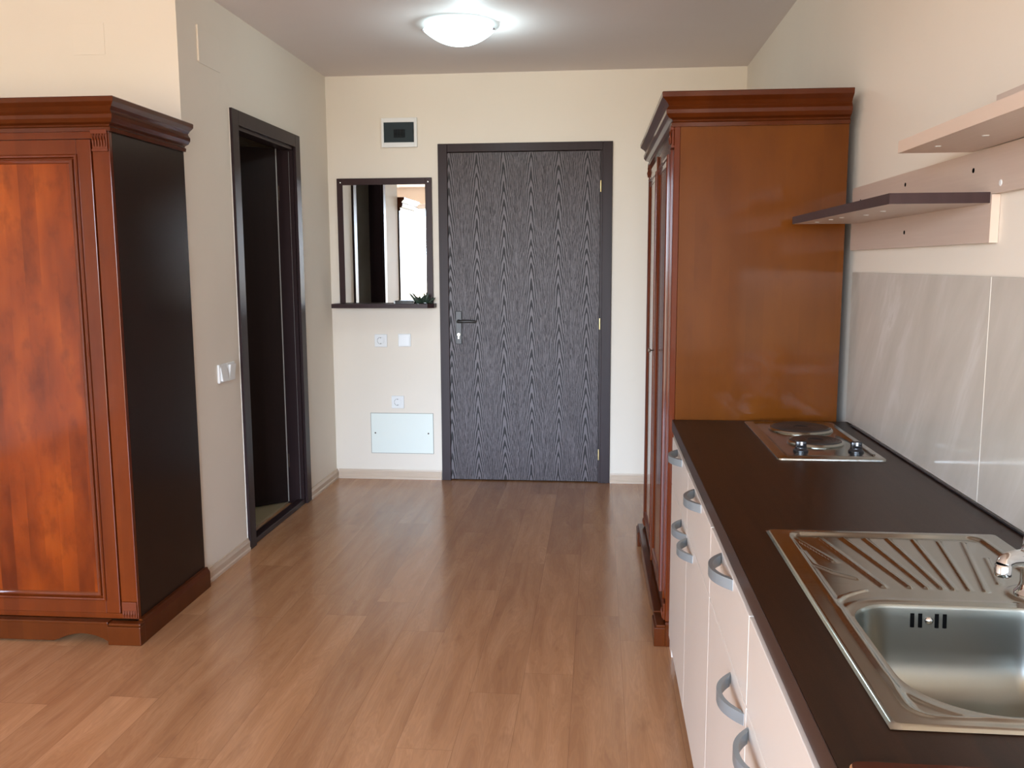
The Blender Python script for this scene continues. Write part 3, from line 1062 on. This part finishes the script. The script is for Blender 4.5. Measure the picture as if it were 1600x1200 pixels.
def carcass(root, y0, y1, off, hollow):
    bm = new_bm()
    xf, xb = FX + 0.019, XR - 0.02
    box(bm, xf, xb, y0, y0 + 0.016, ZB, ZT)
    box(bm, xf, xb, y1 - 0.016, y1, ZB, ZT)
    box(bm, xf, xb, y0 + 0.016, y1 - 0.016, ZB, ZB + 0.016)
    box(bm, xb - 0.006, xb, y0 + 0.016, y1 - 0.016, ZB + 0.016, ZT)
    ym = (y0 + y1) / 2
    if not hollow:
        box(bm, xf, xb - 0.006, ym - 0.008, ym + 0.008, ZB + 0.016, ZT)
    box(bm, xf, xf + 0.016, y0 + 0.016, ym - 0.008, ZD - 0.02, ZD + 0.02)
    box(bm, xf, xf + 0.016, ym + 0.008, y1 - 0.016, ZD - 0.02, ZD + 0.02)
    obj('carcass', bm, M['carcass'], root, off)
    obj('plinth', bx(0.315, 0.331, y0, y1, 0.0, ZB - 0.001), M['plinth'], root, off)


CG = 'kitchen base cabinets'
ya, ym_, yb2 = 1.943, 2.455, 2.985
k1 = thing('base_cabinet', 'cream base cabinet with two drawers over two doors, against the brown wardrobe', 'cabinet', (0.55, 2.46, 0), CG)
off = (0.55, 2.46, 0)
carcass(k1, ya, yb2, off, False)
front_panel('drawer', ya, ym_, ZD, ZT, k1, off, 2.215, HANDLE_Z)
front_panel('drawer', ym_, yb2, ZD, ZT, k1, off, 2.715, HANDLE_Z)
front_panel('door', ya, ym_, ZB, ZD, k1, off, 2.372, 0.585)
front_panel('door', ym_, yb2, ZB, ZD, k1, off, 2.545, 0.588)
yc2, yd = 1.438, 0.925
k2 = thing('base_cabinet', 'cream base cabinet under the sink, nearest cabinet of the kitchen run', 'cabinet', (0.55, 1.43, 0), CG)
off = (0.55, 1.43, 0)
carcass(k2, yd, ya, off, True)
front_panel('drawer', yc2, ya, ZD, ZT, k2, off, 1.695, HANDLE_Z)
front_panel('false_front', yd, yc2, ZD, ZT, k2, off)
front_panel('door', yc2, ya, ZB, ZD, k2, off, 1.536, 0.586)
front_panel('door', yd, yc2, ZB, ZD, k2, off, 1.335, 0.586)
# narrow filler strip between cabinets and wardrobe
tag(obj('filler_strip', bx(0.262, 0.278, 2.986, 3.066, 0.0, ZT), M['front'], None), 'narrow cream filler strip between the farthest cabinet and the brown wardrobe', 'filler strip')

# worktop with sink cut-out
CX0, CX1, CY0, CY1 = 0.257, XR - 0.001, 0.62, 3.086
HX0, HX1, HY0, HY1 = 0.372, 0.735, 1.026, 1.415
ZK0, ZK1 = 0.7815, 0.820
wt = thing('worktop', 'long dark brown wenge kitchen worktop over the cream base cabinets', 'worktop', (0.55, 2.0, ZK0))
off = (0.55, 2.0, ZK0)
bm = new_bm()
E_ = 0.002
for q in ((CX0 + E_, HX0, CY0, CY1), (HX1, CX1, CY0, CY1), (HX0, HX1, CY0, HY0), (HX0, HX1, HY1, CY1)):
    box(bm, q[0], q[1], q[2], q[3], ZK0, ZK1)
bmesh.ops.remove_doubles(bm, verts=bm.verts, dist=1e-5)
obj('top', bm, M['worktop'], wt, off)
obj('front_edge', bx(CX0, CX0 + E_ - 0.0002, CY0, CY1, ZK0, ZK1 - 0.0003, bev=0.0006), M['worktop_edge'], wt, off)
obj('sealing_strip', bx(XR - 0.016, XR - 0.009, CY0, 3.0, ZK1, ZK1 + 0.006, bev=0.002), M['black'], wt, off)

# board with light lipping lying on the near end of the worktop
tb = thing('wooden_board', 'dark red-brown board with a thin light edge at the near end of the worktop', 'board', (0.5, 0.8, ZK1))
off = (0.5, 0.8, ZK1)


def rrect(x0, x1, y0, y1, r, n=8):
    pts = []
    for cx, cy, a0 in ((x1 - r, y1 - r, 0), (x0 + r, y1 - r, 90), (x0 + r, y0 + r, 180), (x1 - r, y0 + r, 270)):
        for k in range(n + 1):
            a_ = math.radians(a0 + 90 * k / n)
            pts.append((cx + r * math.cos(a_), cy + r * math.sin(a_)))
    return pts


obj('lipping', prism(new_bm(), rrect(0.2685, 0.70, 0.66, 0.922, 0.012), 'z', ZK1 + 0.0004, ZK1 + 0.006, bev=0.001), M['tray_edge'], tb, off)
obj('panel', prism(new_bm(), rrect(0.2705, 0.698, 0.662, 0.9200, 0.011), 'z', ZK1 + 0.006, ZK1 + 0.008), M['tray'], tb, off)

# ------------------------------------------------------------------ sink
SX0, SX1, SY0, SY1 = 0.339, 0.783, 1.004, 1.785
sk = thing('kitchen_sink', 'stainless steel sink with a ribbed draining board, set into the dark worktop', 'sink', (0.56, 1.39, ZK1))
off = (0.56, 1.39, ZK1)


def seg_dist(px, py, a, b):
    ax, ay = a
    bx_, by_ = b
    dx, dy = bx_ - ax, by_ - ay
    L2 = dx * dx + dy * dy
    tt = max(0, min(1, ((px - ax) * dx + (py - ay) * dy) / L2))
    return math.hypot(px - ax - tt * dx, py - ay - tt * dy)


def rr_sdf(x, y, x0, x1, y0, y1, r):
    cx, cy = (x0 + x1) / 2, (y0 + y1) / 2
    qx, qy = abs(x - cx) - (x1 - x0) / 2 + r, abs(y - cy) - (y1 - y0) / 2 + r
    return math.hypot(max(qx, 0), max(qy, 0)) + min(max(qx, qy), 0) - r


RIBS = [((0.383, 1.740), (0.426, 1.599)), ((0.432, 1.738), (0.476, 1.476)), ((0.479, 1.742), (0.518, 1.477)), ((0.521, 1.740), (0.544, 1.476)),
        ((0.564, 1.743), (0.568, 1.476)), ((0.611, 1.741), (0.586, 1.473)), ((0.655, 1.733), (0.610, 1.471)), ((0.699, 1.728), (0.634, 1.469)),
        ((0.705, 1.640), (0.670, 1.505))]
CURVE = [(0.384, 1.659), (0.386, 1.580), (0.410, 1.539), (0.442, 1.512)]
CURVE2 = [(0.374, 1.382), (0.385, 1.408), (0.396, 1.423), (0.418, 1.442), (0.440, 1.456)]
BW = (0.388, 0.722, 1.043, 1.403)


def bowl_sdf(x, y):
    return rr_sdf(x, y, *BW, 0.110 if y < 1.22 else 0.075)


def sstep(a, b, v):
    v = max(0, min(1, (v - a) / (b - a)))
    return v * v * (3 - 2 * v)


def sink_h(x, y):
    h = 0.0050
    # rolled outer rim
    d = rr_sdf(x, y, SX0, SX1, SY0, SY1, 0.012)
    h -= 0.0045 * sstep(-0.006, 0.0, d)
    # recessed deck
    d2 = rr_sdf(x, y, 0.374, 0.742, 1.030, 1.765, 0.030)
    # keep the tap ledge at full height
    led = sstep(0.060, 0.045, math.hypot(x - 0.715, y - 1.450))
    rec = 0.0045 * (1 - sstep(-0.012, -0.002, d2)) * (1 - led)
    h += 0.0015 * math.exp(-((d2 + 0.0) / 0.004) ** 2)
    h -= rec
    for a_, b_ in RIBS:
        q = seg_dist(x, y, a_, b_)
        if q < 0.014:
            h += 0.0032 * math.exp(-(q / 0.0042) ** 2)
    for cv in (CURVE, CURVE2):
        for a_, b_ in zip(cv, cv[1:]):
            q = seg_dist(x, y, a_, b_)
            if q < 0.012:
                h = max(h, 0.0035 * math.exp(-(q / 0.004) ** 2))
    db = bowl_sdf(x, y)
    h += 0.0012 * math.exp(-((db - 0.014) / 0.006) ** 2)
    return h


nx, ny = 150, 262
bmd, bmb = new_bm(), new_bm()
gridd, gridb = {}, {}
# non-uniform sampling not needed: 3 mm cells
xs = [SX0 + (SX1 - SX0) * i / nx for i in range(nx + 1)]
ys = [SY0 + (SY1 - SY0) * j / ny for j in range(ny + 1)]
H_ = [[sink_h(x, y) for y in ys] for x in xs]


def vert(bm, grid, i, j):
    if (i, j) not in grid:
        grid[(i, j)] = bm.verts.new((xs[i], ys[j], ZK1 + 0.0005 + H_[i][j]))
    return grid[(i, j)]


for i in range(nx):
    for j in range(ny):
        xm, ym2 = (xs[i] + xs[i + 1]) / 2, (ys[j] + ys[j + 1]) / 2
        if bowl_sdf(xm, ym2) < -0.001:
            continue
        bmd.faces.new([vert(bmd, gridd, *q) for q in ((i, j), (i + 1, j), (i + 1, j + 1), (i, j + 1))])
bmd.verts.ensure_lookup_table()
for v in [v for v in bmd.verts if v.is_boundary]:
    x, y = v.co.x, v.co.y
    if bowl_sdf(x, y) > 0.02:
        continue
    for _ in range(4):
        d0 = bowl_sdf(x, y) + 0.003
        gx = (bowl_sdf(x + 1e-4, y) - bowl_sdf(x - 1e-4, y)) / 2e-4
        gy = (bowl_sdf(x, y + 1e-4) - bowl_sdf(x, y - 1e-4)) / 2e-4
        gl = math.hypot(gx, gy) or 1
        x -= d0 * gx / gl
        y -= d0 * gy / gl
    v.co.x, v.co.y, v.co.z = x, y, ZK1 + 0.0005 + 0.0005
RIMZ = ZK1 + 0.0012
# bowl: lofted rounded rectangles
PROF = [(0.003, -0.0002), (0.0045, -0.002), (0.0055, -0.006), (0.0065, -0.020), (0.0085, -0.045), (0.011, -0.070), (0.0145, -0.088), (0.020, -0.104),
        (0.029, -0.119), (0.041, -0.130), (0.057, -0.137), (0.078, -0.141), (0.105, -0.1435), (0.135, -0.145)]
bl = []
for ins, z in PROF:
    lp_ = []
    x0_, x1_, y0_, y1_ = BW[0] + ins, BW[1] - ins, BW[2] + ins, BW[3] - ins
    rn, rf = max(0.02, 0.110 - ins), max(0.02, 0.075 - ins)
    for cx, cy, a0_, r__ in ((x1_ - rf, y1_ - rf, 0, rf), (x0_ + rf, y1_ - rf, 90, rf), (x0_ + rn, y0_ + rn, 180, rn), (x1_ - rn, y0_ + rn, 270, rn)):
        for k in range(13):
            q = math.radians(a0_ + 90 * k / 12)
            lp_.append(bmb.verts.new((cx + r__ * math.cos(q), cy + r__ * math.sin(q), RIMZ + z)))
    bl.append(lp_)
for A, B in zip(bl, bl[1:]):
    for k in range(len(A)):
        bmb.faces.new((A[k], A[(k + 1) % len(A)], B[(k + 1) % len(A)], B[k]))
bmb.faces.new(bl[-1])
bmesh.ops.recalc_face_normals(bmb, faces=bmb.faces)


def sheet(name, bm, material):
    me = bpy.data.meshes.new(name)
    bmesh.ops.translate(bm, verts=bm.verts, vec=-Vector(off))
    bm.to_mesh(me)
    bm.free()
    me.materials.append(material)
    for p in me.polygons:
        p.use_smooth = True
    o = bpy.data.objects.new(name, me)
    C.objects.link(o)
    o.parent = sk
    return o


sheet('draining_deck', bmd, M['steel'])
sheet('bowl', bmb, M['bowl'])
# overflow slots and screw on the far bowl wall
for x in (0.4955, 0.5075, 0.5325, 0.5445):
    bm = new_bm()
    tube(bm, [(x, BW[3] - 0.0045, 0.808), (x, BW[3] - 0.0055, 0.798), (x, BW[3] - 0.0065, 0.786)], 0.0036, 10)
    obj('overflow_slot', bm, M['hole'], sk, off, smooth=True)
bm = new_bm()
lathe(bm, [(0, -0.006), (0.004, -0.005), (0.0065, -0.002), (0.007, 0.003)], 0.5205, BW[3] - 0.006, 16, axis='y', cz=0.797)
obj('overflow_screw', bm, M['chrome'], sk, off, smooth=True)
bm = new_bm()
lathe(bm, [(0, 0.004), (0.010, 0.0045), (0.030, 0.002), (0.036, 0.004), (0.040, 0.003), (0.041, -0.002)], 0.555, 1.215, 32, cz=RIMZ - 0.1445)
obj('strainer', bm, M['chrome'], sk, off, smooth=True)

# tap
TX, TY = 0.700, 1.448
tp = thing('kitchen_tap', 'chrome mixer tap at the right edge behind the sink bowl', 'tap', (TX, TY, ZK1 + 0.005))
off = (TX, TY, ZK1 + 0.005)
bm = new_bm()
zt0 = ZK1 + 0.005
lathe(bm, [(0.0, 0.0), (0.030, 0.0), (0.030, 0.004), (0.025, 0.010), (0.022, 0.020), (0.0225, 0.045), (0.026, 0.060), (0.026, 0.072), (0.020, 0.080), (0, 0.082)], TX, TY, 32, cz=zt0)
obj('body', bm, M['chrome'], tp, off, smooth=True)
bm = new_bm()
dirv = Vector((-0.86, -0.51, 0)).normalized()
P0 = Vector((TX, TY, zt0 + 0.062))
tube(bm, [P0 + dirv * s + Vector((0, 0, h)) for s, h in ((0.0, -0.004), (0.025, 0.002), (0.050, 0.006), (0.068, 0.007), (0.078, 0.005), (0.080, 0.001))],
     [0.020, 0.0165, 0.014, 0.0125, 0.0115, 0.0115], 18)
sp_ = obj('spout', bm, M['chrome'], tp, off, smooth=True)
bm = new_bm()
pa = P0 + dirv * 0.080 + Vector((0, 0, 0.010))
lathe(bm, [(0, -0.028), (0.0105, -0.028), (0.0125, -0.026), (0.0125, -0.010), (0.011, -0.008), (0, -0.008)], pa.x, pa.y, 20, cz=pa.z)
obj('aerator', bm, M['chrome'], sp_, off, smooth=True)
bm = new_bm()
lathe(bm, [(0, 0.022), (0.012, 0.021), (0.020, 0.014), (0.023, 0.0), (0.0, 0.0)], TX, TY, 24, cz=zt0 + 0.083)
tube(bm, [(TX, TY, zt0 + 0.098), (TX + 0.03, TY - 0.02, zt0 + 0.108), (TX + 0.07, TY - 0.045, zt0 + 0.120)], [0.008, 0.007, 0.005], 12)
obj('lever', bm, M['chrome'], tp, off, smooth=True)

# ------------------------------------------------------------------ hob
hx0, hx1, hy0, hy1 = 0.493, 0.785, 2.455, 3.045
hb = thing('electric_hob', 'two-plate stainless electric hob set into the far end of the worktop', 'hob', (0.64, 2.75, ZK1))
off = (0.64, 2.75, ZK1)
z0 = ZK1 + 0.0003
bm = new_bm()
loops = []
for ins, z in ((0.0, 0.0), (0.001, 0.004), (0.004, 0.006), (0.012, 0.006), (0.018, 0.0065), (0.021, 0.009), (0.025, 0.009), (0.029, 0.006), (0.05, 0.0055)):
    loops.append([bm.verts.new((p[0], p[1], z0 + z)) for p in rrect(hx0 + ins, hx1 - ins, hy0 + ins, hy1 - ins, max(0.004, 0.014 - ins * 0.2), 5)])
for A, B in zip(loops, loops[1:]):
    n = len(A)
    for k in range(n):
        bm.faces.new((A[k], A[(k + 1) % n], B[(k + 1) % n], B[k]))
bm.faces.new(loops[-1])
obj('pan', bm, M['steel'], hb, off, smooth=True)
for (cx, cy, r, nm) in ((0.648, 2.895, 0.090, 'hotplate'), (0.645, 2.680, 0.072, 'hotplate')):
    bm = new_bm()
    lathe(bm, [(r + 0.008, 0.0), (r + 0.009, 0.004), (r + 0.006, 0.008), (r + 0.003, 0.009), (r + 0.001, 0.006)], cx, cy, 56, cz=z0 + 0.0045)
    hp_bm = new_bm()
    prof = [(r, 0.004), (r, 0.012), (r - 0.004, 0.015)]
    HL = 0.001
    k = r - 0.004
    while k > 0.028:
        prof += [(k - 0.003, 0.0152), (k - 0.005, 0.0144), (k - 0.007, 0.0144), (k - 0.009, 0.0152)]
        k -= 0.009
    prof += [(0.026, 0.0150), (0.022, 0.0125), (0, 0.0125)]
    lathe(hp_bm, prof, cx, cy, 56, cz=z0 + HL)
    hp = obj(nm, hp_bm, M['hob_plate'], hb, off, smooth=True)
    obj('trim_ring', bm, M['steel'], hp, off, smooth=True)
for cx, cy in ((0.575, 2.553), (0.727, 2.553)):
    bm = new_bm()
    lathe(bm, [(0.0, 0.0), (0.021, 0.0), (0.021, 0.004), (0.017, 0.008), (0.0165, 0.012), (0, 0.012)], cx, cy, 28, cz=z0 + 0.006)
    box(bm, cx - 0.0145, cx + 0.0145, cy - 0.008, cy + 0.008, z0 + 0.015, z0 + 0.036, bev=0.003)
    kb = obj('knob', bm, M['black'], hb, off, smooth=True)
    obj('knob_mark', bx(cx - 0.003, cx + 0.003, cy - 0.0088, cy - 0.0078, z0 + 0.024, z0 + 0.034), M['white_plastic'], kb, off)
bm = new_bm()
lathe(bm, [(0, 0.004), (0.004, 0.004), (0.005, 0.0)], 0.760, 2.500, 12, cz=z0 + 0.006)
obj('indicator_lamp', bm, M['aged_metal'], hb, off, smooth=True)

# ------------------------------------------------------------------ splashback tiles
TXX = XR - 0.009
for i, (ta, tb_) in enumerate(((2.021, 3.086), (0.960, 2.018), (-0.10, 0.957))):
    nm = ('large beige marbled splashback tile behind the hob', 'large beige marbled splashback tile behind the sink, right of the pale joint',
          'large beige marbled splashback tile at the near end of the worktop')[i]
    if i == 2:
        continue
    tag(obj('splashback_tile', bx(TXX, XR - 0.001, ta, tb_, 0.8265, 1.3245, bev=0.0008), M['tile'], None), nm, 'tile', 'splashback tiles')
tag(obj('tile_joint', bx(TXX + 0.0008, XR - 0.001, 2.0183, 2.0207, 0.8265, 1.3242), M['grout'], None), 'thin pale vertical joint between the two splashback tiles', 'joint')

# ------------------------------------------------------------------ wall shelf unit
su = thing('wall_shelf', 'beige stepped wall shelf unit with one dark brown board, above the splashback', 'shelf', (XR, 2.0, 1.4))
off = (XR, 2.0, 1.4)
PX = 0.830


def plank(y0, y1, z0, z1):
    p = obj('back_panel', bx(PX, XR - 0.001, y0 + 0.0012, y1, z0, z1), M['shelf_board'], su, off)
    obj('edge_band', bx(PX, XR - 0.001, y0, y0 + 0.001, z0, z1), M['shelf_edge'], p, off)
    return p


pa_ = plank(2.021, 3.091, 1.3965, 1.4985)
pb_ = plank(1.02, 3.091, 1.4995, 1.5975)
pc_ = plank(0.96, 2.03, 1.627, 1.703)
for p_, pts in ((pa_, ((2.563, 1.437),)), (pb_, ((2.995, 1.551), (2.575, 1.566), (2.125, 1.558)))):
    for y, z in pts:
        bm = new_bm()
        lathe(bm, [(0, -0.0008), (0.0055, -0.0008), (0.0055, 0.0)], PX, y, 14, axis='x', cz=z)
        obj('screw_hole', bm, M['hole'], p_, off)
bm = new_bm()
lathe(bm, [(0, -0.0015), (0.006, -0.0012), (0.007, 0.0)], PX, 1.983, 14, axis='x', cz=1.519)
obj('screw_cap', bm, M['white_plastic'], pb_, off)


def shelf_board(x0, y0, y1, z0, z1, edge, label, caps, top):
    s = obj('shelf_board', bx(x0 + 0.0012, PX - 0.0003, y0 + 0.0012, y1 - 0.0012, z0, z1), top, su, off)
    if label:
        s['label'] = label
    bm = new_bm()
    box(bm, x0, x0 + 0.001, y0, y1, z0, z1)
    box(bm, x0 + 0.001, PX - 0.0003, y0, y0 + 0.001, z0, z1)
    box(bm, x0 + 0.001, PX - 0.0003, y1 - 0.001, y1, z0, z1)
    obj('edge_band', bm, edge, s, off)
    for x, y in caps:
        bm = new_bm()
        lathe(bm, [(0, -0.0015), (0.006, -0.0012), (0.0072, 0.0)], x, y, 14, cz=z0)
        obj('screw_cap', bm, M['white_plastic'], s, off)


shelf_board(0.622, 2.028, 3.005, 1.4805, 1.5035, M['dark_shelf'], 'dark brown shelf board', ((0.700, 2.47), (0.692, 2.30), (0.668, 2.87), (0.670, 2.71), (0.672, 2.60)), M['shelf_board'])
shelf_board(0.668, 1.06, 2.135, 1.599, 1.6255, M['shelf_edge'], None, ((0.712, 2.015), (0.745, 1.86), (0.75, 1.6)), M['shelf_board'])
